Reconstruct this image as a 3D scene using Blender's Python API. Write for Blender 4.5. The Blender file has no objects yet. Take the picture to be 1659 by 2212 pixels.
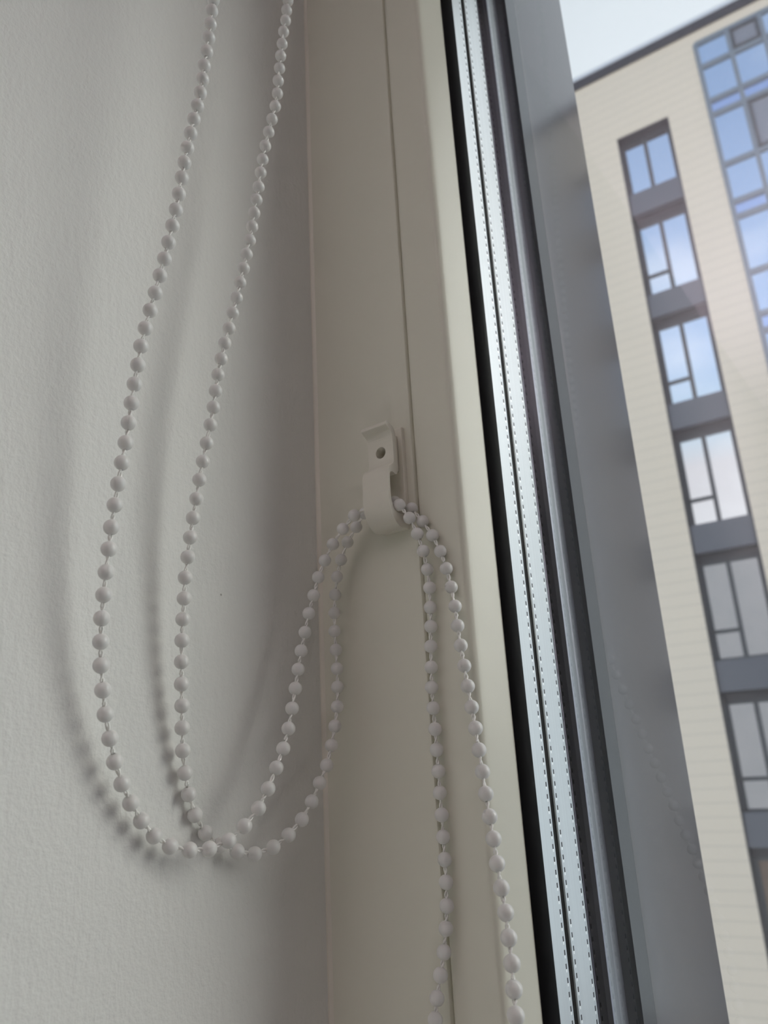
import bpy, bmesh, math, random
from mathutils import Vector, Matrix
random.seed(7)
sc = bpy.context.scene
COL = sc.collection
PI = math.pi
H0 = 1.93                      # eye height; most interior sizes below are in mm from the eye point


def W(x, y, z):                # millimetres from the eye point -> metres in the room
    return Vector((x / 1000, y / 1000, z / 1000 + H0))


# ------------------------------------------------------------------ camera
cam_d = bpy.data.cameras.new('camera')
cam = bpy.data.objects.new('camera', cam_d)
COL.objects.link(cam)
sc.camera = cam
ROT = ((0.800198,0.231027,0.553452),(0.597571,-0.228799,-0.768479),(-0.050910,0.945662,-0.321140))
m = Matrix(ROT).to_4x4()
m.translation = W(0, 0, 0)
cam.matrix_world = m
cam_d.sensor_fit = 'VERTICAL'
cam_d.sensor_height = 24.0
cam_d.lens = 1700.0 / 2212 * 24
cam_d.clip_start = 0.01
cam_d.clip_end = 400
cam_d.dof.use_dof = True
cam_d.dof.focus_distance = 0.248
cam_d.dof.aperture_fstop = 12.5

# ------------------------------------------------------------------ world
BRIGHT = 8.0
BLUE = 1.7
w = bpy.data.worlds.new('sky')
sc.world = w
w.use_nodes = True
nt = w.node_tree
for n in list(nt.nodes):
    nt.nodes.remove(n)


def nd(nt, t, **k):
    n = nt.nodes.new(t)
    for a, b in k.items():
        setattr(n, a, b)
    return n


def mathn(nt, op, a, b=None, c=None, clamp=False):
    n = nd(nt, 'ShaderNodeMath', operation=op, use_clamp=clamp)
    for i, v in enumerate((a, b, c)):
        if v is None:
            continue
        if isinstance(v, (int, float)):
            n.inputs[i].default_value = v
        else:
            nt.links.new(v, n.inputs[i])
    return n.outputs[0]


def ramp(nt, fac, stops):
    r = nd(nt, 'ShaderNodeValToRGB')
    e = r.color_ramp.elements
    while len(e) < len(stops):
        e.new(0.5)
    for el, (p, c) in zip(e, stops):
        el.position = p
        el.color = (c[0], c[1], c[2], 1)
    nt.links.new(fac, r.inputs[0])
    return r.outputs[0]


def mixc(nt, fac, a, b, mode='MIX'):
    n = nd(nt, 'ShaderNodeMix', data_type='RGBA', blend_type=mode)
    for s, v in ((n.inputs[0], fac), (n.inputs[6], a), (n.inputs[7], b)):
        if isinstance(v, (int, float)):
            s.default_value = v
        elif isinstance(v, (tuple, list)):
            s.default_value = (v[0], v[1], v[2], 1)
        else:
            nt.links.new(v, s)
    return n.outputs[2]


tc = nd(nt, 'ShaderNodeTexCoord')
sep = nd(nt, 'ShaderNodeSeparateXYZ')
nt.links.new(tc.outputs['Generated'], sep.inputs[0])
X_, Y_, Z_ = sep.outputs
bluegrad = ramp(nt, Z_, [(0.0, (0.62, 0.62, 0.66)), (0.10, (0.70, 0.67, 0.70)), (0.33, (0.62, 0.58, 0.62)),
                         (0.37, (0.50, 0.60, 0.72)), (0.45, (0.38, 0.50, 0.74)), (0.65, (0.27, 0.37, 0.58)),
                         (1.0, (0.25, 0.34, 0.52))])
mp = nd(nt, 'ShaderNodeMapping')
mp.inputs['Scale'].default_value = (1.6, 1.6, 4.0)
nt.links.new(tc.outputs['Generated'], mp.inputs[0])
no = nd(nt, 'ShaderNodeTexNoise')
no.inputs['Scale'].default_value = 2.2
no.inputs['Detail'].default_value = 5
nt.links.new(mp.outputs[0], no.inputs[0])
cl = mathn(nt, 'MULTIPLY', mathn(nt, 'SUBTRACT', no.outputs[0], 0.5), 2.2, clamp=True)
blue = mixc(nt, cl, bluegrad, (0.92, 0.9, 0.95))
white = ramp(nt, Z_, [(0.0, (0.95, 1.0, 1.0)), (0.5, (1.0, 1.0, 1.0)), (0.75, (0.98, 1.0, 1.0)), (1.0, (0.9, 0.95, 1.0))])
side = nd(nt, 'ShaderNodeMapRange', interpolation_type='SMOOTHSTEP')
side.inputs[1].default_value = -0.25
side.inputs[2].default_value = 0.25
nt.links.new(Y_, side.inputs[0])
sc_ = nd(nt, 'ShaderNodeVectorMath', operation='SCALE')
nt.links.new(blue, sc_.inputs[0])
wh_ = nd(nt, 'ShaderNodeVectorMath', operation='MULTIPLY')
nt.links.new(white, wh_.inputs[0])
wh_.inputs[1].default_value = (1.10, 1.13, 1.24)
sc_.inputs['Scale'].default_value = BLUE
skyc = mixc(nt, side.outputs[0], sc_.outputs[0], wh_.outputs[0])
# brightest part of the cloud cover, down the street to the right
vd = nd(nt, 'ShaderNodeVectorMath', operation='DOT_PRODUCT')
nt.links.new(tc.outputs['Generated'], vd.inputs[0])
vd.inputs[1].default_value = Vector((0.80, 0.45, 0.40)).normalized()
gl_ = nd(nt, 'ShaderNodeMapRange', interpolation_type='SMOOTHSTEP')
gl_.inputs[1].default_value = 0.90
gl_.inputs[2].default_value = 0.98
nt.links.new(vd.outputs['Value'], gl_.inputs[0])
skyc = mixc(nt, gl_.outputs[0], skyc, (BRIGHT, BRIGHT * 0.97, BRIGHT * 0.92))
bg = nd(nt, 'ShaderNodeBackground')
bg.inputs[1].default_value = 1.0
nt.links.new(skyc, bg.inputs[0])
wo = nd(nt, 'ShaderNodeOutputWorld')
nt.links.new(bg.outputs[0], wo.inputs[0])

# ------------------------------------------------------------------ light and exposure
FILL_UP = 1.5  # power of the added fill aimed at the ceiling
FILL_SIDE = 1.8  # power of the added fill point on the side arm
sc.view_settings.view_transform = 'Standard'
sc.view_settings.look = 'None'
sc.view_settings.gamma = 1
sc.view_settings.use_curve_mapping = False
sc.view_settings.exposure = 0.0
sc.cycles.use_denoising = True
sc.cycles.max_bounces = 14
sc.cycles.diffuse_bounces = 7
sc.cycles.glossy_bounces = 8
sc.cycles.transparent_max_bounces = 40
sc.cycles.sample_clamp_indirect = 6.0


# ------------------------------------------------------------------ materials
def mat(name, col=(0.8, 0.8, 0.8), rough=0.5, metal=0.0, spec=0.5, sub=0.0, bump=None, tint=None):
    m = bpy.data.materials.new(name)
    m.use_nodes = True
    t = m.node_tree
    b = t.nodes['Principled BSDF']
    b.inputs['Base Color'].default_value = (*col, 1)
    b.inputs['Roughness'].default_value = rough
    b.inputs['Metallic'].default_value = metal
    b.inputs['Specular IOR Level'].default_value = spec
    if sub:
        b.inputs['Subsurface Weight'].default_value = sub
        b.inputs['Subsurface Radius'].default_value = (1, 0.9, 0.8)
        b.inputs['Subsurface Scale'].default_value = 0.0015
    tcn = nd(t, 'ShaderNodeTexCoord')
    if tint:                    # mild mottling: (scale, second colour)
        n = nd(t, 'ShaderNodeTexNoise')
        n.inputs['Scale'].default_value = tint[0]
        n.inputs['Detail'].default_value = 4
        t.links.new(tcn.outputs['Object'], n.inputs[0])
        t.links.new(mixc(t, mathn(t, 'MULTIPLY', mathn(t, 'SUBTRACT', n.outputs[0], 0.35), 2.5, clamp=True), col, tint[1]), b.inputs['Base Color'])
    if bump:                    # (scale, distance, strength)
        n = nd(t, 'ShaderNodeTexNoise')
        n.inputs['Scale'].default_value = bump[0]
        n.inputs['Detail'].default_value = 3
        t.links.new(tcn.outputs['Object'], n.inputs[0])
        bn = nd(t, 'ShaderNodeBump')
        bn.inputs['Distance'].default_value = bump[1]
        bn.inputs['Strength'].default_value = bump[2]
        t.links.new(n.outputs[0], bn.inputs['Height'])
        t.links.new(bn.outputs[0], b.inputs['Normal'])
    return m


def thin_glass(name, strength, col):
    """One reflection per pane: only the side a ray arrives on reflects, the far side lets it out."""
    m = bpy.data.materials.new(name)
    m.use_nodes = True
    t = m.node_tree
    t.nodes.clear()
    out = nd(t, 'ShaderNodeOutputMaterial')
    tr = nd(t, 'ShaderNodeBsdfTransparent')
    tr.inputs[0].default_value = (0.975, 0.985, 0.98, 1)
    gl = nd(t, 'ShaderNodeBsdfGlossy')
    gl.inputs['Roughness'].default_value = 0.0
    gl.inputs[0].default_value = (*col, 1)
    fr = nd(t, 'ShaderNodeFresnel')
    fr.inputs[0].default_value = 1.5
    ge = nd(t, 'ShaderNodeNewGeometry')
    front = mathn(t, 'SUBTRACT', 1.0, ge.outputs['Backfacing'])
    fac = mathn(t, 'MULTIPLY', mathn(t, 'MULTIPLY', fr.outputs[0], strength, clamp=True), front)
    mx = nd(t, 'ShaderNodeMixShader')
    t.links.new(fac, mx.inputs[0])
    t.links.new(tr.outputs[0], mx.inputs[1])
    t.links.new(gl.outputs[0], mx.inputs[2])
    t.links.new(mx.outputs[0], out.inputs[0])
    return m


def coated_glass(name, base, refl, fac0):
    m = bpy.data.materials.new(name)
    m.use_nodes = True
    t = m.node_tree
    t.nodes.clear()
    out = nd(t, 'ShaderNodeOutputMaterial')
    df = nd(t, 'ShaderNodeBsdfDiffuse')
    df.inputs[0].default_value = (*base, 1)
    gl = nd(t, 'ShaderNodeBsdfGlossy')
    gl.inputs['Roughness'].default_value = 0.01
    gl.inputs[0].default_value = (*refl, 1)
    mx = nd(t, 'ShaderNodeMixShader')
    mx.inputs[0].default_value = fac0
    t.links.new(df.outputs[0], mx.inputs[1])
    t.links.new(gl.outputs[0], mx.inputs[2])
    t.links.new(mx.outputs[0], out.inputs[0])
    return m


M = {}
M['pvc'] = mat('cream_pvc', (0.775, 0.76, 0.665), 0.32, bump=(300, 0.00004, 0.3))
M['hook'] = mat('hook_plastic', (0.80, 0.77, 0.69), 0.30, sub=0.15)
M['bead'] = mat('bead_plastic', (0.80, 0.79, 0.78), 0.30, sub=0.2)
M['cord'] = mat('nylon_cord', (1.0, 0.99, 0.96), 0.18, spec=0.9)
M['rubber'] = mat('black_rubber', (0.004, 0.004, 0.005), 0.6, spec=0.15)
M['butyl'] = mat('black_butyl', (0.004, 0.004, 0.005), 0.7)
M['alu_dark'] = mat('dark_grey_aluminium', (0.016, 0.018, 0.024), 0.13, spec=0.34, metal=0.0)
M['cap_alu'] = mat('pale_cap_aluminium', (0.36, 0.39, 0.43), 0.32, metal=0.7)
M['screw'] = mat('olive_screw', (0.20, 0.18, 0.07), 0.4, metal=0.5)
M['sealant'] = mat('white_sealant', (0.84, 0.80, 0.72), 0.4, bump=(160, 0.0004, 0.5))
M['ceiling'] = mat('ceiling_paint', (0.93, 0.86, 0.90), 0.8)
M['floor'] = mat('floor_boards', (0.66, 0.60, 0.52), 0.5, tint=(3, (0.58, 0.52, 0.45)))
M['facade_own'] = mat('grey_render', (0.42, 0.40, 0.41), 0.8, tint=(1.5, (0.38, 0.37, 0.38)))
M['asphalt'] = mat('asphalt', (0.46, 0.45, 0.44), 0.9, tint=(0.6, (0.5, 0.49, 0.48)))
M['spandrel'] = mat('slate_panel', (0.125, 0.135, 0.155), 0.4)
M['wframe'] = mat('window_frame_grey', (0.07, 0.08, 0.085), 0.45)
M['cwframe'] = mat('curtain_wall_grey', (0.20, 0.25, 0.29), 0.4)
M['coping'] = mat('dark_coping', (0.035, 0.037, 0.04), 0.5)
M['capmetal'] = mat('pale_roof_edge', (0.72, 0.76, 0.80), 0.4)
M['mirror'] = coated_glass('sky_reflecting_glass', (0.08, 0.10, 0.12), (0.95, 0.97, 1.0), 0.86)
M['mirror2'] = coated_glass('blue_reflecting_glass', (0.10, 0.14, 0.20), (0.86, 0.93, 1.0), 0.80)
M['mirror3'] = coated_glass('violet_blue_strip_glass', (0.10, 0.14, 0.24), (0.72, 0.80, 1.0), 0.78)
M['vent'] = coated_glass('grey_vent_glass', (0.24, 0.25, 0.27), (0.8, 0.8, 0.8), 0.15)
M['curtained'] = coated_glass('brown_curtained_glass', (0.20, 0.13, 0.085), (0.9, 0.9, 0.9), 0.12)
M['glass1'] = thin_glass('inner_pane_glass', 0.6, (1, 1, 1))
M['glass2'] = thin_glass('middle_pane_glass', 0.6, (1, 1, 1))
M['glass3'] = thin_glass('outer_pane_glass', 3.6, (0.92, 0.82, 1.0))
M['plainwhite'] = mat('plain_white', (0.9, 0.9, 0.9), 0.4)


def wall_paint():
    m = mat('wall_paint', (0.80, 0.80, 0.78), 0.62)
    t = m.node_tree
    b = t.nodes['Principled BSDF']
    tcn = nd(t, 'ShaderNodeTexCoord')
    n1 = nd(t, 'ShaderNodeTexNoise')
    n1.inputs['Scale'].default_value = 750
    n1.inputs['Detail'].default_value = 2
    mp2 = nd(t, 'ShaderNodeMapping')
    mp2.inputs['Rotation'].default_value = (0.6, 0, 0)
    mp2.inputs['Scale'].default_value = (1, 1, 0.35)
    n2 = nd(t, 'ShaderNodeTexNoise')
    n2.inputs['Scale'].default_value = 430
    n2.inputs['Detail'].default_value = 4
    n3 = nd(t, 'ShaderNodeTexNoise')
    n3.inputs['Scale'].default_value = 45
    t.links.new(tcn.outputs['Object'], n1.inputs[0])
    t.links.new(tcn.outputs['Object'], mp2.inputs[0])
    t.links.new(mp2.outputs[0], n2.inputs[0])
    t.links.new(tcn.outputs['Object'], n3.inputs[0])
    h = mathn(t, 'ADD', mathn(t, 'MULTIPLY', n1.outputs[0], 0.5), mathn(t, 'ADD', mathn(t, 'MULTIPLY', n2.outputs[0], 0.7), mathn(t, 'MULTIPLY', n3.outputs[0], 0.9)))
    bn = nd(t, 'ShaderNodeBump')
    bn.inputs['Distance'].default_value = 0.0005
    bn.inputs['Strength'].default_value = 0.9
    t.links.new(h, bn.inputs['Height'])
    t.links.new(bn.outputs[0], b.inputs['Normal'])
    vo = nd(t, 'ShaderNodeTexVoronoi')
    vo.inputs['Scale'].default_value = 30
    t.links.new(tcn.outputs['Object'], vo.inputs[0])
    speck = mathn(t, 'LESS_THAN', vo.outputs['Distance'], 0.022)
    t.links.new(mixc(t, mathn(t, 'MULTIPLY', speck, 0.6), (0.80, 0.80, 0.78), (0.12, 0.10, 0.08)), b.inputs['Base Color'])
    return m


M['wall'] = wall_paint()


def spacer_metal():
    """Brushed aluminium with two rows of small punched slots along its length."""
    m = mat('perforated_spacer_metal', (0.86, 0.88, 0.88), 0.30, metal=0.95)
    t = m.node_tree
    b = t.nodes['Principled BSDF']
    tcn = nd(t, 'ShaderNodeTexCoord')
    s = nd(t, 'ShaderNodeSeparateXYZ')
    t.links.new(tcn.outputs['Object'], s.inputs[0])
    y, z = s.outputs[1], s.outputs[2]
    d1 = mathn(t, 'ABSOLUTE', mathn(t, 'SUBTRACT', mathn(t, 'ABSOLUTE', y), 0.0056))
    ph = mathn(t, 'MULTIPLY', mathn(t, 'FRACT', mathn(t, 'DIVIDE', z, 0.0039)), 0.0039)
    dz = mathn(t, 'ABSOLUTE', mathn(t, 'SUBTRACT', ph, 0.0019))
    inslot = mathn(t, 'MULTIPLY', mathn(t, 'LESS_THAN', d1, 0.00042), mathn(t, 'LESS_THAN', dz, 0.00075))
    dz2 = mathn(t, 'ABSOLUTE', mathn(t, 'SUBTRACT', ph, 0.0008))
    lip_glint = mathn(t, 'MULTIPLY', mathn(t, 'LESS_THAN', d1, 0.00042), mathn(t, 'LESS_THAN', dz2, 0.00055))  # white tick, a glint painted beside each slot
    n = nd(t, 'ShaderNodeTexNoise')
    mp3 = nd(t, 'ShaderNodeMapping')
    mp3.inputs['Scale'].default_value = (900, 900, 6)
    t.links.new(tcn.outputs['Object'], mp3.inputs[0])
    t.links.new(mp3.outputs[0], n.inputs[0])
    n.inputs['Scale'].default_value = 1.0
    base = mixc(t, n.outputs[0], (0.58, 0.60, 0.62), (0.70, 0.73, 0.75))
    c = mixc(t, lip_glint, base, (1, 1, 1))
    c = mixc(t, inslot, c, (0.02, 0.02, 0.025))
    t.links.new(c, b.inputs['Base Color'])
    bn = nd(t, 'ShaderNodeBump')
    bn.inputs['Distance'].default_value = 0.0004
    bn.inputs['Strength'].default_value = 0.8
    t.links.new(mathn(t, 'SUBTRACT', mathn(t, 'MULTIPLY', n.outputs[0], 0.01), mathn(t, 'ADD', inslot, mathn(t, 'MULTIPLY', lip_glint, 0.4))), bn.inputs['Height'])
    t.links.new(bn.outputs[0], b.inputs['Normal'])
    return m


M['spacer'] = spacer_metal()


def cladding():
    m = mat('cream_cladding', (0.74, 0.705, 0.62), 0.55)
    t = m.node_tree
    b = t.nodes['Principled BSDF']
    tcn = nd(t, 'ShaderNodeTexCoord')
    s = nd(t, 'ShaderNodeSeparateXYZ')
    t.links.new(tcn.outputs['Object'], s.inputs[0])
    fz = mathn(t, 'FRACT', mathn(t, 'DIVIDE', s.outputs[2], 0.28))
    line = mathn(t, 'LESS_THAN', fz, 0.09)
    n = nd(t, 'ShaderNodeTexNoise')
    n.inputs['Scale'].default_value = 0.8
    t.links.new(tcn.outputs['Object'], n.inputs[0])
    base = mixc(t, n.outputs[0], (0.88, 0.77, 0.60), (0.84, 0.74, 0.59))
    t.links.new(mixc(t, mathn(t, 'MULTIPLY', line, 0.38), base, (0.5, 0.46, 0.38)), b.inputs['Base Color'])
    return m


M['clad'] = cladding()


# ------------------------------------------------------------------ object helpers
def tag(o, label=None, cat=None, group=None, kind=None):
    if label:
        o['label'] = label
    if cat:
        o['category'] = cat
    if group:
        o['group'] = group
    if kind:
        o['kind'] = kind
    return o


def empty(name, loc, rz=0.0):
    o = bpy.data.objects.new(name, None)
    o.empty_display_size = 0.05
    o.location = loc
    o.rotation_euler = (0, 0, rz)
    COL.objects.link(o)
    return o


def link_mesh(name, bm, material, parent=None, smooth=False, loc=None):
    bmesh.ops.recalc_face_normals(bm, faces=bm.faces)
    me = bpy.data.meshes.new(name)
    bm.to_mesh(me)
    bm.free()
    me.materials.append(material)
    if smooth:
        me.polygons.foreach_set('use_smooth', [True] * len(me.polygons))
    o = bpy.data.objects.new(name, me)
    COL.objects.link(o)
    if parent:
        o.parent = parent
    if loc:
        o.location = loc
    return o


def bevel(o, wdt, seg=2):
    b = o.modifiers.new('bevel', 'BEVEL')
    b.width = wdt
    b.segments = seg
    b.limit_method = 'ANGLE'
    b.angle_limit = math.radians(40)
    return o


def box(bm, x0, x1, y0, y1, z0, z1):
    v = [bm.verts.new(p) for p in ((x0, y0, z0), (x1, y0, z0), (x1, y1, z0), (x0, y1, z0), (x0, y0, z1), (x1, y0, z1), (x1, y1, z1), (x0, y1, z1))]
    for f in ((0, 3, 2, 1), (4, 5, 6, 7), (0, 1, 5, 4), (1, 2, 6, 5), (2, 3, 7, 6), (3, 0, 4, 7)):
        bm.faces.new([v[i] for i in f])


def boxo(name, x0, x1, y0, y1, z0, z1, material, parent=None, bev=0):
    bm = bmesh.new()
    box(bm, x0, x1, y0, y1, z0, z1)
    o = link_mesh(name, bm, material, parent)
    if bev:
        bevel(o, bev)
    return o


# opening of the window in the room, metres
OX0, OX1, OZ0, OZ1 = -0.190, 1.46, 0.82, 2.42


def ring(name, prof, material, parent, smooth=False, origin=None):
    """Sweep a closed profile of (inset mm, depth mm) round the window opening with mitred corners."""
    bm = bmesh.new()
    ox, oy, oz = origin or (0, 0, 0)
    loops = []
    for cx_, cz_ in ((0, 0), (1, 0), (1, 1), (0, 1)):
        row = []
        for d, y in prof:
            d /= 1000
            x = OX0 + d if cx_ == 0 else OX1 - d
            z = OZ0 + d if cz_ == 0 else OZ1 - d
            row.append(bm.verts.new((x - ox, y / 1000 - oy, z - oz)))
        loops.append(row)
    n = len(prof)
    for i in range(4):
        a, b = loops[i], loops[(i + 1) % 4]
        for j in range(n):
            k = (j + 1) % n
            bm.faces.new((a[j], a[k], b[k], b[j]))
    o = link_mesh(name, bm, material, parent, smooth)
    if origin:
        o.location = origin
    if smooth:
        es = o.modifiers.new('split', 'EDGE_SPLIT')
        es.split_angle = math.radians(35)
    return o


# ------------------------------------------------------------------ the room
ZC = H0 + 0.585
S = 'structure'
tag(boxo('wall_left', -0.30, -0.190, -4.2, 0.2995, 0, ZC, M['wall']), 'off white painted plaster wall beside the window, faintly textured', 'wall', kind=S)
tag(boxo('wall_right', 3.3, 3.42, -4.2, 0.2995, 0, ZC, M['wall']), 'plain painted wall on the far right side of the room', 'wall', kind=S)
tag(boxo('wall_back', -0.30, 3.42, -4.32, -4.2, 0, ZC, M['wall']), 'plain painted wall behind the camera', 'wall', kind=S)
tag(boxo('ceiling', -0.30, 3.42, -4.32, 0.2995, ZC, ZC + 0.1, M['ceiling']), 'pale painted ceiling', 'ceiling', kind=S)
tag(boxo('floor', -0.30, 3.42, -4.32, 0.2995, -0.1, 0, M['floor']), 'brown boarded floor', 'floor', kind=S)
bm = bmesh.new()
box(bm, OX1, 3.3, 0.220, 0.2995, 0, ZC)
box(bm, OX0, OX1, 0.220, 0.2995, 0, OZ0)
box(bm, OX0, OX1, 0.220, 0.2995, OZ1, ZC)
tag(link_mesh('wall_front', bm, M['wall']), 'painted wall around the window opening', 'wall', kind=S)
# our own outside wall, seen mirrored in the windows across the street
bm = bmesh.new()
yo0, yo1 = 0.300, 0.386
XR0, XR1, ZR0, ZR1 = -0.124, 1.39, 0.76, 2.48
box(bm, -6.5, XR0, yo0, yo1, -14, 10.3)
box(bm, XR1, 3.6, yo0, yo1, -14, 10.3)
box(bm, XR0, XR1, yo0, yo1, -14, ZR0)
box(bm, XR0, XR1, yo0, yo1, ZR1, 10.3)
tag(link_mesh('wall_outside', bm, M['facade_own']), 'grey rendered outside wall of the building the window belongs to', 'wall', kind=S)
# dark metal lining of the outside opening
bm = bmesh.new()
t_ = 0.006
box(bm, XR0, XR0 + t_, 0.2995, 0.395, ZR0, ZR1)
box(bm, XR1 - t_, XR1, 0.2995, 0.395, ZR0, ZR1)
box(bm, XR0, XR1, 0.2995, 0.395, ZR0 - t_, ZR0)
box(bm, XR0, XR1, 0.2995, 0.395, ZR1, ZR1 + t_)
tag(link_mesh('trim_2', bm, M['alu_dark']), 'dark grey metal lining of the outside window opening', 'trim', kind=S)
# sealant bead in the corner between wall and window frame
bm = bmesh.new()
pts = [(-0.190, 0.2188), (-0.1898, 0.2192), (-0.1892, 0.2197), (-0.1887, 0.2200), (-0.190, 0.2200)]
lo = [bm.verts.new((x, y, OZ0)) for x, y in pts]
hi = [bm.verts.new((x, y, OZ1)) for x, y in pts]
for i in range(5):
    bm.faces.new((lo[i], lo[(i + 1) % 5], hi[(i + 1) % 5], hi[i]))
bm.faces.new(lo)
bm.faces.new(hi)
tag(link_mesh('trim_1', bm, M['sealant']), 'thin white sealant line where the wall meets the window frame', 'trim', kind=S)

# ------------------------------------------------------------------ window
win = tag(empty('window_1', ((OX0 + OX1) / 2, 0.22, OZ0)), 'cream plastic window frame holding triple glazing with a black gasket', 'window', kind=S)
wl = win.location.copy()


def ringw(name, prof, material, smooth=False, own=False):
    yc = sum(p[1] for p in prof) / len(prof) / 1000
    o = ring(name, prof, material, win, smooth, (OX0, yc, OZ0))
    o.location = Vector((OX0, yc, OZ0)) - wl
    return o


ringw('outer_frame', [(0, 299), (0, 220), (43.0, 220), (43.8, 219.85), (44.8, 219.85), (45.4, 220.1), (45.75, 220.7), (45.85, 222), (45.85, 226), (30, 226), (30, 299)], M['pvc'], True)
ringw('glazing_bead', [(46.4, 240), (46.4, 221.4), (46.6, 220.6), (47.2, 220.1), (48, 220), (61.0, 220), (61.9, 220.12), (62.8, 220.6), (63.5, 221.4), (63.9, 222.5), (64.3, 224), (66.6, 235.0), (66.9, 236.6), (66.5, 238), (60, 241)], M['pvc'], True)
ringw('rubber_gasket', [(60, 238.2), (66.4, 236.3), (67.0, 235.9), (67.6, 236.3), (69.6, 240.4), (69.7, 241.45), (60, 241.45)], M['rubber'], True)
for nm, a, b, g in (('inner_pane', 241.5, 245.4, 'glass1'), ('middle_pane', 261.2, 263.6, 'glass2'), ('outer_pane', 279.3, 283.2, 'glass3')):
    o = boxo(nm, OX0 + 0.056, OX1 - 0.056, a / 1000, b / 1000, OZ0 + 0.056, OZ1 - 0.056, M[g], win)
    o.data.transform(Matrix.Translation(-wl))
for a, b in ((245.9, 260.8), (264.0, 278.9)):
    ringw('spacer_bar', [(58, a), (64.6, a), (65, a + 0.4), (65, b - 0.4), (64.6, b), (58, b)], M['spacer'])
    ringw('butyl_seal', [(56.5, a - 0.4), (64.7, a - 0.4), (64.7, a - 0.02), (56.5, a - 0.02)], M['butyl'])
    ringw('butyl_seal', [(56.5, b + 0.02), (64.7, b + 0.02), (64.7, b + 0.35), (56.5, b + 0.35)], M['butyl'])
ringw('outer_gasket', [(58, 283.3), (66.4, 283.3), (67.6, 284.6), (66.6, 287.0), (58, 287.4)], M['rubber'])
ringw('outer_cap', [(50, 287.4), (66.2, 287.4), (66.6, 288), (66.6, 299.4), (50, 299.4)], M['cap_alu'])

# ------------------------------------------------------------------ chain hook
HX0, HX1 = -158.5, -147.3
hk = tag(empty('chain_hook', W((HX0 + HX1) / 2, 220, 81)), 'small cream plastic safety hook screwed to the window frame, holding up the bead chain', 'hook')
hl = hk.location.copy()


def extrude_yz(prof, x0, x1):
    bm = bmesh.new()
    a = [bm.verts.new(W(x0, y, z) - hl) for y, z in prof]
    b = [bm.verts.new(W(x1, y, z) - hl) for y, z in prof]
    n = len(prof)
    for i in range(n):
        bm.faces.new((a[i], a[(i + 1) % n], b[(i + 1) % n], b[i]))
    bm.faces.new(a)
    bm.faces.new(list(reversed(b)))
    return bm


def smooth_poly(pts, n=4):
    """Chaikin corner cutting of a closed outline."""
    for _ in range(2):
        out = []
        for i in range(len(pts)):
            p, q = pts[i], pts[(i + 1) % len(pts)]
            out.append((p[0] * .78 + q[0] * .22, p[1] * .78 + q[1] * .22))
            out.append((p[0] * .22 + q[0] * .78, p[1] * .22 + q[1] * .78))
        pts = out
    return pts


outer = [(208.3, 119.9), (209.3, 119.0), (211.3, 118.0), (212.1, 115.8), (212.3, 106.2), (211.2, 105.2), (209.0, 104.0), (207.9, 101.5),
         (207.7, 96), (207.7, 91.5), (208.3, 88.2), (209.7, 85.5), (211.9, 83.2), (214.3, 82.2), (217.6, 82.9), (218.0, 83.2)]
inner = [(218.0, 87.6), (215, 87.3), (212.6, 87.4), (210.6, 88.6), (209.3, 91.2), (209.1, 96), (209.2, 100.6), (209.8, 101.9), (211.2, 102.2), (212.6, 101.6),
         (213.9, 101.9), (214.4, 103.4), (214.5, 106), (214.5, 115.8), (213.9, 118.6), (212.4, 120.2), (210.0, 121.0), (208.9, 121.2)]


def with_hole(o, cy0, cy1, cz, cx_, r):
    bm = bmesh.new()
    bmesh.ops.create_cone(bm, cap_ends=True, segments=32, radius1=r / 1000, radius2=r / 1000, depth=(cy1 - cy0) / 1000,
                          matrix=Matrix.Translation(W(cx_, (cy0 + cy1) / 2, cz) - hl) @ Matrix.Rotation(PI / 2, 4, 'X'))
    c = link_mesh('cutter', bm, M['hook'], hk)
    md = o.modifiers.new('hole', 'BOOLEAN')
    md.operation = 'DIFFERENCE'
    md.solver = 'EXACT'
    md.object = c
    bpy.context.view_layer.update()
    dg = bpy.context.evaluated_depsgraph_get()
    me = bpy.data.meshes.new_from_object(o.evaluated_get(dg))
    o.modifiers.clear()
    o.data = me
    bpy.data.objects.remove(c, do_unlink=True)
    return o


body = link_mesh('hook_clip', extrude_yz(smooth_poly(outer + inner), HX0, HX1), M['hook'], hk)
HOLE = (-152.9, 111.2)
with_hole(body, 205, 216.5, HOLE[1], HOLE[0], 2.15)
bevel(body, 0.00028, 2)
plate = link_mesh('back_plate', extrude_yz([(217.9, 82.8), (219.98, 82.8), (219.98, 121.8), (218.5, 122.0), (218.0, 121.3)], HX0, HX1), M['hook'], hk)
with_hole(plate, 216.5, 219.7, HOLE[1], HOLE[0], 2.15)
bevel(plate, 0.00028, 2)
riser = link_mesh('riser', extrude_yz([(214.4, 104.6), (217.92, 104.6), (217.92, 118.6), (214.4, 117.6)], HX0 + 0.9, HX1 - 2.0), M['hook'], hk)
with_hole(riser, 213.5, 218.5, HOLE[1], HOLE[0], 2.15)
# screw deep in the hole
bm = bmesh.new()
cs = W(HOLE[0], 217.6, HOLE[1]) - hl
bmesh.ops.create_cone(bm, cap_ends=True, segments=24, radius1=0.00135, radius2=0.00105, depth=0.0014, matrix=Matrix.Translation(cs) @ Matrix.Rotation(PI / 2, 4, 'X'))
so = link_mesh('screw', bm, M['screw'], hk)
so['label'] = 'olive screw head sunk in the round hole'

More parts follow.
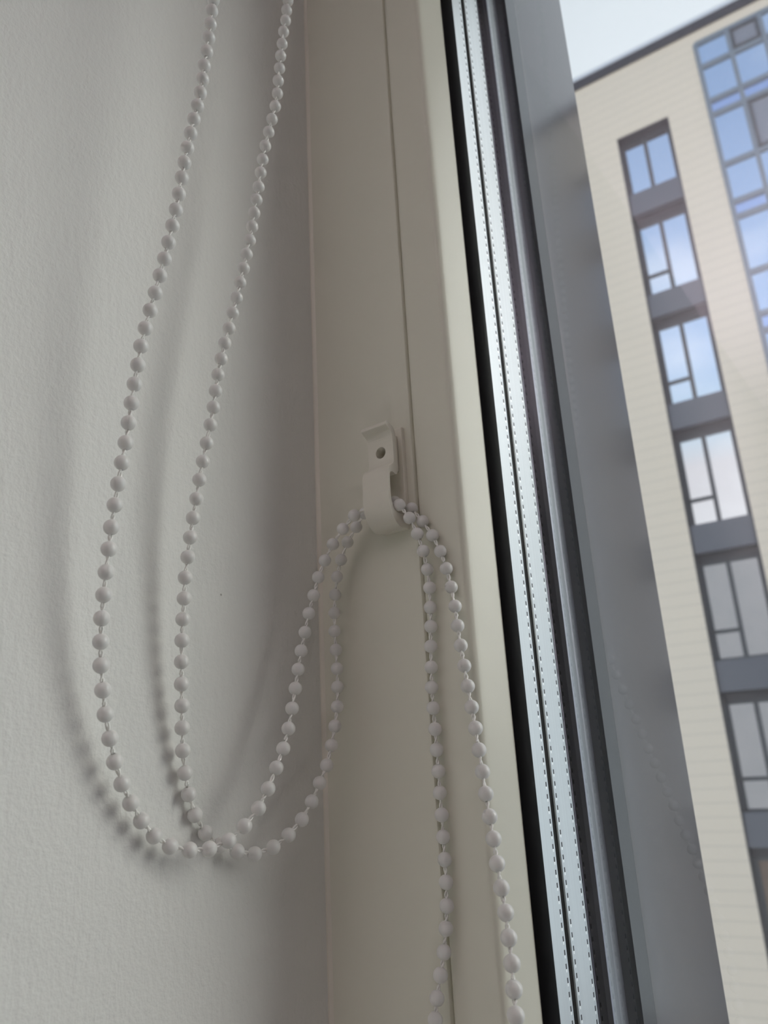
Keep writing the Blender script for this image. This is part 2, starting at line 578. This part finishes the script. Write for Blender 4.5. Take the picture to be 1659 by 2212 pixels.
# ------------------------------------------------------------------ bead chain
A = [(-156.7,133.2,257.7),(-156.9,132.8,252.2),(-157.2,132.6,246.1),(-157.6,132.4,240.0),(-158.1,132.1,234.0),(-158.7,131.7,227.9),(-159.0,131.4,222.0),(-159.4,131.0,216.1),(-159.9,130.4,210.5),(-160.6,129.7,204.8),(-161.2,129.1,199.0),(-161.8,128.5,193.1),(-162.4,128.0,187.2),(-162.9,127.6,181.3),(-163.5,127.2,175.2),(-164.1,126.8,169.3),(-164.8,126.3,163.4),(-165.7,125.8,157.5),(-166.5,125.2,151.6),(-167.5,124.6,145.8),(-168.5,124.0,139.9),(-169.6,123.3,134.0),(-170.6,122.7,128.1),(-171.5,122.2,122.3),(-172.2,122.0,116.3),(-172.9,121.7,110.3),(-173.5,121.5,104.4),(-174.1,121.4,98.4),(-174.7,121.2,92.4),(-175.4,120.9,86.5),(-176.2,120.7,80.4),(-176.9,120.5,74.4),(-177.7,120.4,68.2),(-178.3,120.5,62.2),(-179.1,120.6,56.0),(-179.9,120.9,50.0),(-180.8,121.3,43.9),(-181.5,122.0,37.9),(-182.2,123.0,31.9),(-182.8,124.4,25.7),(-183.4,126.0,19.7),(-184.0,128.2,13.7),(-184.7,130.6,7.9),(-185.2,133.5,2.4),(-185.6,136.8,-2.5),(-185.8,140.6,-7.1),(-185.9,145.0,-11.2),(-185.2,149.9,-14.2),(-183.6,155.3,-15.7),(-181.9,160.8,-15.9),(-179.8,166.0,-14.2),(-178.1,170.5,-10.7),(-176.6,174.6,-6.2),(-176.0,178.0,-0.9),(-175.6,181.1,4.9),(-175.6,184.2,10.5),(-175.8,186.8,16.5),(-176.3,189.1,22.8),(-176.8,191.3,29.2),(-177.3,193.3,35.5),(-177.6,195.3,41.8),(-177.5,197.2,48.2),(-177.1,198.9,54.8),(-176.2,200.6,61.2),(-175.1,201.9,67.6),(-173.1,203.4,73.5),(-170.4,204.8,79.2),(-166.8,206.2,84.3),(-162.5,207.5,88.6),(-157.3,210.6,91.6),(-151.6,211.5,92.3),(-146.3,212.5,89.8),(-143.4,213.9,84.6),(-141.4,215.1,78.7),(-140.1,216.0,72.5),(-139.4,216.7,66.0),(-139.2,217.0,59.7),(-139.5,217.0,53.1),(-139.8,217.0,46.8),(-140.3,216.9,40.3),(-140.7,216.9,33.6),(-141.0,216.8,27.2),(-141.0,216.9,20.7),(-140.9,217.0,14.2),(-140.9,217.0,7.9),(-140.8,217.0,1.5),(-140.8,217.0,-4.8),(-140.7,217.0,-11.2),(-140.7,217.0,-17.5),(-140.7,217.0,-23.8),(-140.8,217.0,-30.0),(-141.0,216.8,-36.4),(-141.6,216.4,-42.4),(-142.4,215.8,-48.5),(-143.5,214.8,-54.3),(-144.6,213.9,-60.0),(-145.2,213.2,-65.3)]
B = [(-160.8,175.6,302.4),(-161.1,175.0,296.6),(-161.3,174.5,290.8),(-161.9,173.9,284.7),(-162.4,173.5,278.2),(-162.9,173.1,272.0),(-163.3,172.8,265.6),(-163.7,172.4,259.2),(-164.0,172.2,252.8),(-164.6,171.6,246.4),(-165.6,170.8,240.1),(-166.5,169.9,233.8),(-167.5,169.1,227.2),(-168.2,168.4,220.8),(-168.6,167.7,214.5),(-169.0,167.1,207.8),(-169.3,166.3,201.7),(-169.6,165.5,195.5),(-169.8,164.7,189.2),(-170.1,163.8,183.0),(-170.6,162.8,176.8),(-171.0,161.8,170.6),(-171.5,160.7,164.4),(-172.1,159.7,158.0),(-172.8,158.6,151.8),(-173.3,157.6,145.6),(-174.0,156.4,139.6),(-174.5,155.4,133.5),(-175.0,154.6,127.5),(-175.2,153.9,121.4),(-175.4,153.3,115.4),(-176.0,152.7,109.2),(-176.7,152.0,102.9),(-177.6,151.4,96.7),(-178.3,150.8,90.6),(-179.0,150.4,84.4),(-179.8,150.0,78.3),(-180.5,149.7,72.2),(-181.1,149.5,66.1),(-181.9,149.4,59.9),(-182.3,149.6,53.7),(-182.8,149.8,47.6),(-183.3,150.1,41.4),(-183.8,150.6,35.3),(-184.3,151.3,29.0),(-184.8,152.1,23.0),(-185.5,153.0,16.9),(-186.3,154.1,10.7),(-187.0,155.7,4.6),(-187.6,157.8,-1.2),(-188.0,160.6,-6.9),(-187.7,164.4,-12.0),(-186.5,169.1,-15.6),(-184.9,174.1,-17.8),(-183.2,179.5,-19.0),(-180.7,184.8,-17.6),(-178.7,189.4,-14.6),(-177.1,193.7,-10.5),(-176.1,197.3,-5.5),(-175.5,200.6,-0.1),(-175.1,203.8,5.2),(-174.9,206.3,11.4),(-175.1,208.5,17.6),(-175.3,210.3,24.0),(-175.9,211.5,30.7),(-176.6,212.4,37.1),(-177.2,212.8,43.7),(-177.7,213.0,50.4),(-177.6,213.1,56.9),(-177.1,213.2,63.5),(-176.0,213.3,69.9),(-174.0,213.5,75.9),(-170.9,213.7,81.9),(-166.9,214.1,86.8),(-162.7,214.0,91.0),(-156.7,215.4,93.0),(-150.5,215.7,92.7),(-144.7,217.7,89.3),(-140.6,217.7,83.6),(-137.0,217.7,77.7),(-134.3,217.7,71.5),(-132.5,217.7,65.2),(-131.0,217.3,58.5),(-129.4,216.1,51.7),(-128.2,214.7,45.0),(-126.8,213.3,38.4),(-125.4,212.0,31.8),(-124.0,210.7,25.4),(-122.5,209.4,19.0),(-121.1,208.2,12.8),(-119.8,206.9,6.6),(-118.5,205.6,0.6),(-117.3,204.3,-5.3),(-116.0,203.0,-11.2),(-114.7,201.8,-16.8),(-113.6,200.6,-22.8),(-112.3,199.4,-28.5),(-111.0,198.2,-34.1),(-110.0,196.8,-39.6),(-109.0,195.4,-45.0),(-108.2,193.8,-50.3),(-107.4,192.1,-55.4)]


def extend(P, n, tgt, front):
    """carry a run on past the picture edge, bending towards a direction"""
    P = [Vector(p) for p in P]
    if front:
        P.reverse()
    d = (P[-1] - P[-4]).normalized()
    out = []
    p = P[-1]
    for i in range(n):
        d = (d * 0.82 + Vector(tgt).normalized() * 0.18).normalized()
        p = p + d * 6.2
        out.append(p.copy())
    P += out
    if front:
        P.reverse()
    return P


A = extend(A, 49, (0.07, 0.025, 1), True)
B = extend(B, 41, (0.10, -0.015, 1), True)
A = extend(A, 12, (0, 0.0, -1), False)
B = extend(B, 12, (-0.1, 0.12, -1), False)
ta, tb = Vector(A[0]), Vector(B[0])
ch = tag(empty('bead_chain', W(-152, 213, 90)), 'grey plastic blind chain of beads looped over the hook and hanging beside the window', 'chain')
cl_ = ch.location.copy()
BR = 2.17

# one bead, hole axis along z, with a fine moulding seam
bm = bmesh.new()
bmesh.ops.create_uvsphere(bm, u_segments=32, v_segments=20, radius=BR / 1000)
for v in bm.verts:
    r_ = math.hypot(v.co.x, v.co.y)
    a_ = math.atan2(v.co.y, v.co.x)
    if r_ < BR * 0.24 / 1000:
        v.co.z *= 0.93
seam = []
for i in range(40):
    a_ = 2 * PI * i / 40
    c = Vector((math.cos(a_), 0, math.sin(a_)))
    rowv = []
    for dy, rr_ in ((-0.075, 0.995), (0.0, 1.012), (0.075, 0.995)):
        rowv.append(bm.verts.new(c * BR * rr_ / 1000 + Vector((0, dy / 1000, 0))))
    seam.append(rowv)
for i in range(40):
    a, b = seam[i], seam[(i + 1) % 40]
    for j in range(2):
        bm.faces.new((a[j], a[j + 1], b[j + 1], b[j]))
bead0 = link_mesh('bead', bm, M['bead'], ch, smooth=True)
BM_ = bead0.data


def orient(prev, nxt, roll):
    d = (nxt - prev).normalized()
    return d.to_track_quat('Z', 'Y').to_matrix().to_4x4() @ Matrix.Rotation(roll, 4, 'Z')


allb = []
for P in (A, B):
    n = len(P)
    for i, p in enumerate(P):
        pr = P[max(i - 1, 0)]
        nx = P[min(i + 1, n - 1)]
        Mx = Matrix.Translation(W(*p) - cl_) @ orient(Vector(pr), Vector(nx), random.uniform(0, 2 * PI))
        inframe = -64 < p[2] < 305
        near = (Vector(p)).length + (0 if inframe else 1000)
        allb.append((near, Mx))
allb.sort(key=lambda t: t[0])
for k, (dist, Mx) in enumerate(allb[:100]):
    o = bead0 if k == 0 else bead0.copy()
    if k:
        COL.objects.link(o)
    o.parent = ch
    o.matrix_local = Mx
bm = bmesh.new()
for dist, Mx in allb[100:]:
    tmp = bmesh.new()
    tmp.from_mesh(BM_)
    tmp.transform(Mx)
    me_ = bpy.data.meshes.new('tmp')
    tmp.to_mesh(me_)
    tmp.free()
    bm.from_mesh(me_)
    bpy.data.meshes.remove(me_)
me = bpy.data.meshes.new('bead')
bm.to_mesh(me)
bm.free()
me.materials.append(M['bead'])
me.polygons.foreach_set('use_smooth', [True] * len(me.polygons))
o = bpy.data.objects.new('bead_run', me)
COL.objects.link(o)
o.parent = ch
o['kind'] = 'stuff'
# cord: two twisted strands showing between the beads
bm = bmesh.new()


def tube(bm, pts, r, sides=6):
    rings_ = []
    for i, p in enumerate(pts):
        d = (pts[min(i + 1, len(pts) - 1)] - pts[max(i - 1, 0)]).normalized()
        q = d.to_track_quat('Z', 'Y').to_matrix()
        rings_.append([bm.verts.new(p + q @ Vector((math.cos(2 * PI * k / sides) * r, math.sin(2 * PI * k / sides) * r, 0))) for k in range(sides)])
    for a, b in zip(rings_, rings_[1:]):
        for k in range(sides):
            bm.faces.new((a[k], a[(k + 1) % sides], b[(k + 1) % sides], b[k]))


for P in (A, B):
    for i in range(len(P) - 1):
        a, b = Vector(P[i]), Vector(P[i + 1])
        d = (b - a)
        L = d.length
        d.normalize()
        q = d.to_track_quat('Z', 'Y').to_matrix()
        s0, s1 = BR - 0.5, L - BR + 0.5
        ph = random.uniform(0, 2 * PI)
        turn = random.uniform(2.4, 4.6)
        wob = random.uniform(0.85, 1.15)
        for s in (0, PI):
            pts = []
            for k in range(9):
                u = k / 8
                ang = ph + s + turn * u
                rr_ = 0.30 * wob * (0.7 + 0.5 * math.sin(PI * u))
                c = a + d * (s0 + (s1 - s0) * u) + q @ Vector((math.cos(ang) * rr_, math.sin(ang) * rr_, 0))
                pts.append(W(*c) - cl_)
            tube(bm, pts, 0.00031)
cord = link_mesh('cord', bm, M['cord'], ch, smooth=True)
cord['label'] = 'white twisted cord showing between the beads'

# drive housing of the blind under the ceiling, from which both runs hang (above the picture)
hm = (ta + tb) / 2
dh = tag(empty('blind_drive', W(hm.x, hm.y, 585)), 'round white blind drive housing under the ceiling from which the bead chain hangs', 'blind drive')
bm = bmesh.new()
bmesh.ops.create_cone(bm, cap_ends=True, segments=48, radius1=0.030, radius2=0.030, depth=0.016,
                      matrix=Matrix.Translation((0, 0, -0.032)) @ Matrix.Rotation(PI / 2, 4, 'Y'))
bevel(link_mesh('housing', bm, M['plainwhite'], dh), 0.002)
boxo('bracket', -0.014, -0.009, -0.02, 0.02, -0.05, 0.0, M['plainwhite'], dh)

# ------------------------------------------------------------------ added fill lights on a made-up stand, unseen behind the camera
lp = tag(empty('fill_light_stand', (0.06, -0.50, 0)), 'added unseen fill light on a tall white stand behind the camera', 'lamp')


def lathe(prof, n=40):
    bm = bmesh.new()
    rows = [[bm.verts.new((r * math.cos(2 * PI * k / n), r * math.sin(2 * PI * k / n), z)) for k in range(n)] for r, z in prof]
    for a, b in zip(rows, rows[1:]):
        for k in range(n):
            bm.faces.new((a[k], a[(k + 1) % n], b[(k + 1) % n], b[k]))
    bm.faces.new(rows[0])
    bm.faces.new(rows[-1])
    return bm


link_mesh('base', lathe([(0.14, 0), (0.14, 0.015), (0.12, 0.024), (0.02, 0.03)]), M['plainwhite'], lp, True)
link_mesh('pole', lathe([(0.012, 0.03), (0.012, 1.70)], 20), M['plainwhite'], lp, True)
link_mesh('fill_bowl', lathe([(0.02, 1.70), (0.08, 1.72), (0.135, 1.80), (0.14, 1.80), (0.085, 1.735), (0.02, 1.72)]), M['plainwhite'], lp, True)
bm = bmesh.new()
tube(bm, [Vector(p) for p in ((0, 0, 1.25), (0.04, 0.0, 1.30), (0.10, 0.0, 1.31), (0.15, 0, 1.27))], 0.006, 10)
link_mesh('fill_side_arm', bm, M['plainwhite'], lp, True)
bl = bpy.data.lights.new('fill_side_light', 'POINT')  # added fill point for the room, no bulb behind it
bl.shadow_soft_size = 0.06
bl.energy = FILL_SIDE
bl.color = (1.0, 0.94, 0.88)
blo = bpy.data.objects.new('fill_side_light', bl)
COL.objects.link(blo)
blo.parent = lp
blo.location = (0.17, 0, 1.20)
ld = bpy.data.lights.new('fill_up_light', 'AREA')
ld.shape = 'DISK'
ld.size = 0.2
ld.spread = math.radians(75)
ld.energy = FILL_UP
ld.color = (1.0, 0.92, 0.88)
lo_ = bpy.data.objects.new('fill_up_light', ld)
COL.objects.link(lo_)
lo_.parent = lp
lo_.location = (0, 0, 1.79)
lo_.rotation_euler = (PI, 0, 0)

# ------------------------------------------------------------------ the building across the street
K = 0.62                      # measured frontage units -> metres
D = 30 * K
tag(boxo('ground', -45, 45, 0.4, 60, -14.1, -14.0, M['asphalt']), 'grey street between the buildings', 'ground', kind=S)
bd = tag(empty('apartment_building', Vector((0, 0, H0)), math.radians(4)), 'cream clad apartment block with dark recessed windows and glazed blue stair front', 'building')


def fb(name, x0, x1, z0, z1, y0, y1, material, parent=None):
    """box on the frontage, x and z in frontage units, y in metres behind the face"""
    bm = bmesh.new()
    box(bm, x0 * K, x1 * K, D + y0, D + y1, z0 * K, z1 * K)
    return link_mesh(name, bm, material, parent or bd)


TOP = 30.3
BOT = -25.0
BAYS = [(-5.25, -3.0), (9.0, 11.25), (-12.3, -10.05)]
REC = 0.26
# solid wall: piers between the bays and the glazed front
bm = bmesh.new()
xs = [(-16, -12.3), (-10.05, -5.25), (-3.0, -1.36), (6.6, 9.0), (11.25, 13)]
for a, b in xs:
    box(bm, a * K, b * K, D, D + 0.6, BOT * K, TOP * K)
for a, b in BAYS:
    box(bm, a * K, b * K, D, D + 0.6, 26.62 * K, TOP * K)
box(bm, -16 * K, 13 * K, D + 0.6, D + 9, BOT * K, TOP * K)
box(bm, -1.36 * K, 6.6 * K, D, D + 0.6, 29.62 * K, TOP * K)
link_mesh('wall', bm, M['clad'], bd)
fb('coping', -16.4, 13.4, TOP, TOP + 0.46, -0.05, 9, M['coping'])
fb('roof_edge', -16.4, 13.4, TOP + 0.46, TOP + 0.66, -0.07, 9, M['capmetal'])

for bx0, bx1 in BAYS:  # dark sheets put the recess shade onto its soffit and sides
    bm = bmesh.new()
    box(bm, bx0 * K, bx1 * K, D + 0.01, D + 0.5, 26.56 * K, 26.64 * K)
    box(bm, bx0 * K, (bx0 + 0.05) * K, D + 0.01, D + 0.5, BOT * K, 26.6 * K)
    box(bm, (bx1 - 0.05) * K, bx1 * K, D + 0.01, D + 0.5, BOT * K, 26.6 * K)
    link_mesh('recess_shade', bm, M['coping'], bd)
wins = [(23.55, 26.62)] + [(18.45 - 5.03 * k, 22.05 - 5.02 * k) for k in range(0, 8)]
for bi, (bx0, bx1) in enumerate(BAYS):
    for wi, (z0, z1) in enumerate(wins):
        # spandrel below the window
        zb = z0 - 1.08
        fb('spandrel_panel', bx0, bx1, zb, z0, 0.06, 0.5, M['spandrel'])
        bm = bmesh.new()
        fx, mx_ = 0.20, bx0 + (bx1 - bx0) * 0.475
        y0, y1 = D + REC, D + REC + 0.07
        for a, b, c, e in ((bx0, bx0 + fx, z0, z1), (bx1 - fx, bx1, z0, z1), (bx0, bx1, z0, z0 + 0.10), (bx0, bx1, z1 - 0.12, z1),
                           (mx_ - 0.08, mx_ + 0.08, z0, z1), (bx0, mx_, z0 + 0.98, z0 + 1.12))[:6 if wi else 5]:
            box(bm, a * K, b * K, y0, y1, c * K, e * K)
        box(bm, bx0 * K, bx1 * K, D + 0.34, D + 0.58, z0 * K, z1 * K)
        fb('head_shade', bx0, bx1, z1 - 0.02, z1 + 0.36, REC - 0.02, 0.5, M['coping'])  # near-black strip painting the soffit shade over the window
        fr = link_mesh('window_frame', bm, M['wframe'], bd)
        gm = M['mirror'] if wi < 6 else M['curtained']
        glz = [(mx_ + 0.08, bx1 - fx, z0 + 0.10, z1 - 0.12)]
        glz += [(bx0 + fx, mx_ - 0.08, z0 + 1.12, z1 - 0.12), (bx0 + fx, mx_ - 0.08, z0 + 0.10, z0 + 0.98)] if wi else [(bx0 + fx, mx_ - 0.08, z0 + 0.10, z1 - 0.12)]
        for a, b, c, e in glz:
            p = fb('pane', a, b, c, e, REC + 0.03, REC + 0.05, gm, fr)
# glazed stair front
cols = [-1.36, -0.07, 1.22, 2.51, 3.80, 5.09, 6.6]
zl = [29.62]
lev = []
z = 28.3
for k in range(11):
    mid = 28.3 - 5.2 * k
    lev += [mid, mid - 1.87, mid - 2.6]
lev = [v for v in lev if v > BOT]
hts = [29.62] + lev + [BOT]
bm = bmesh.new()
for x in cols:
    box(bm, (x - 0.09) * K, (x + 0.09) * K, D - 0.03, D + 0.12, BOT * K, 29.62 * K)
for v in hts:
    box(bm, cols[0] * K, cols[-1] * K, D - 0.02, D + 0.12, (v - 0.11) * K, (v + 0.11) * K)
cwf = link_mesh('stair_front_frame', bm, M['cwframe'], bd)
for i in range(len(cols) - 1):
    for j in range(len(hts) - 1):
        z1, z0 = hts[j] - 0.11, hts[j + 1] + 0.11
        x0, x1 = cols[i] + 0.09, cols[i + 1] - 0.09
        vent = (i == 1 and j in (0, 3, 10)) or (i == 4 and j in (1, 7))
        if vent:
            bm = bmesh.new()
            for a, b, c, e in ((x0, x0 + 0.14, z0, z1), (x1 - 0.14, x1, z0, z1), (x0, x1, z0, z0 + 0.14), (x0, x1, z1 - 0.14, z1)):
                box(bm, a * K, b * K, D - 0.035, D + 0.06, c * K, e * K)
            vf = link_mesh('vent_window', bm, M['wframe'], bd)
            fb('pane', x0 + 0.14, x1 - 0.14, z0 + 0.14, z1 - 0.14, 0.0, 0.03, M['vent'], vf)
        else:
            fb('pane', x0, x1, z0, z1, 0.03, 0.05, M['mirror3'] if j % 3 == 2 else M['mirror2'], cwf)
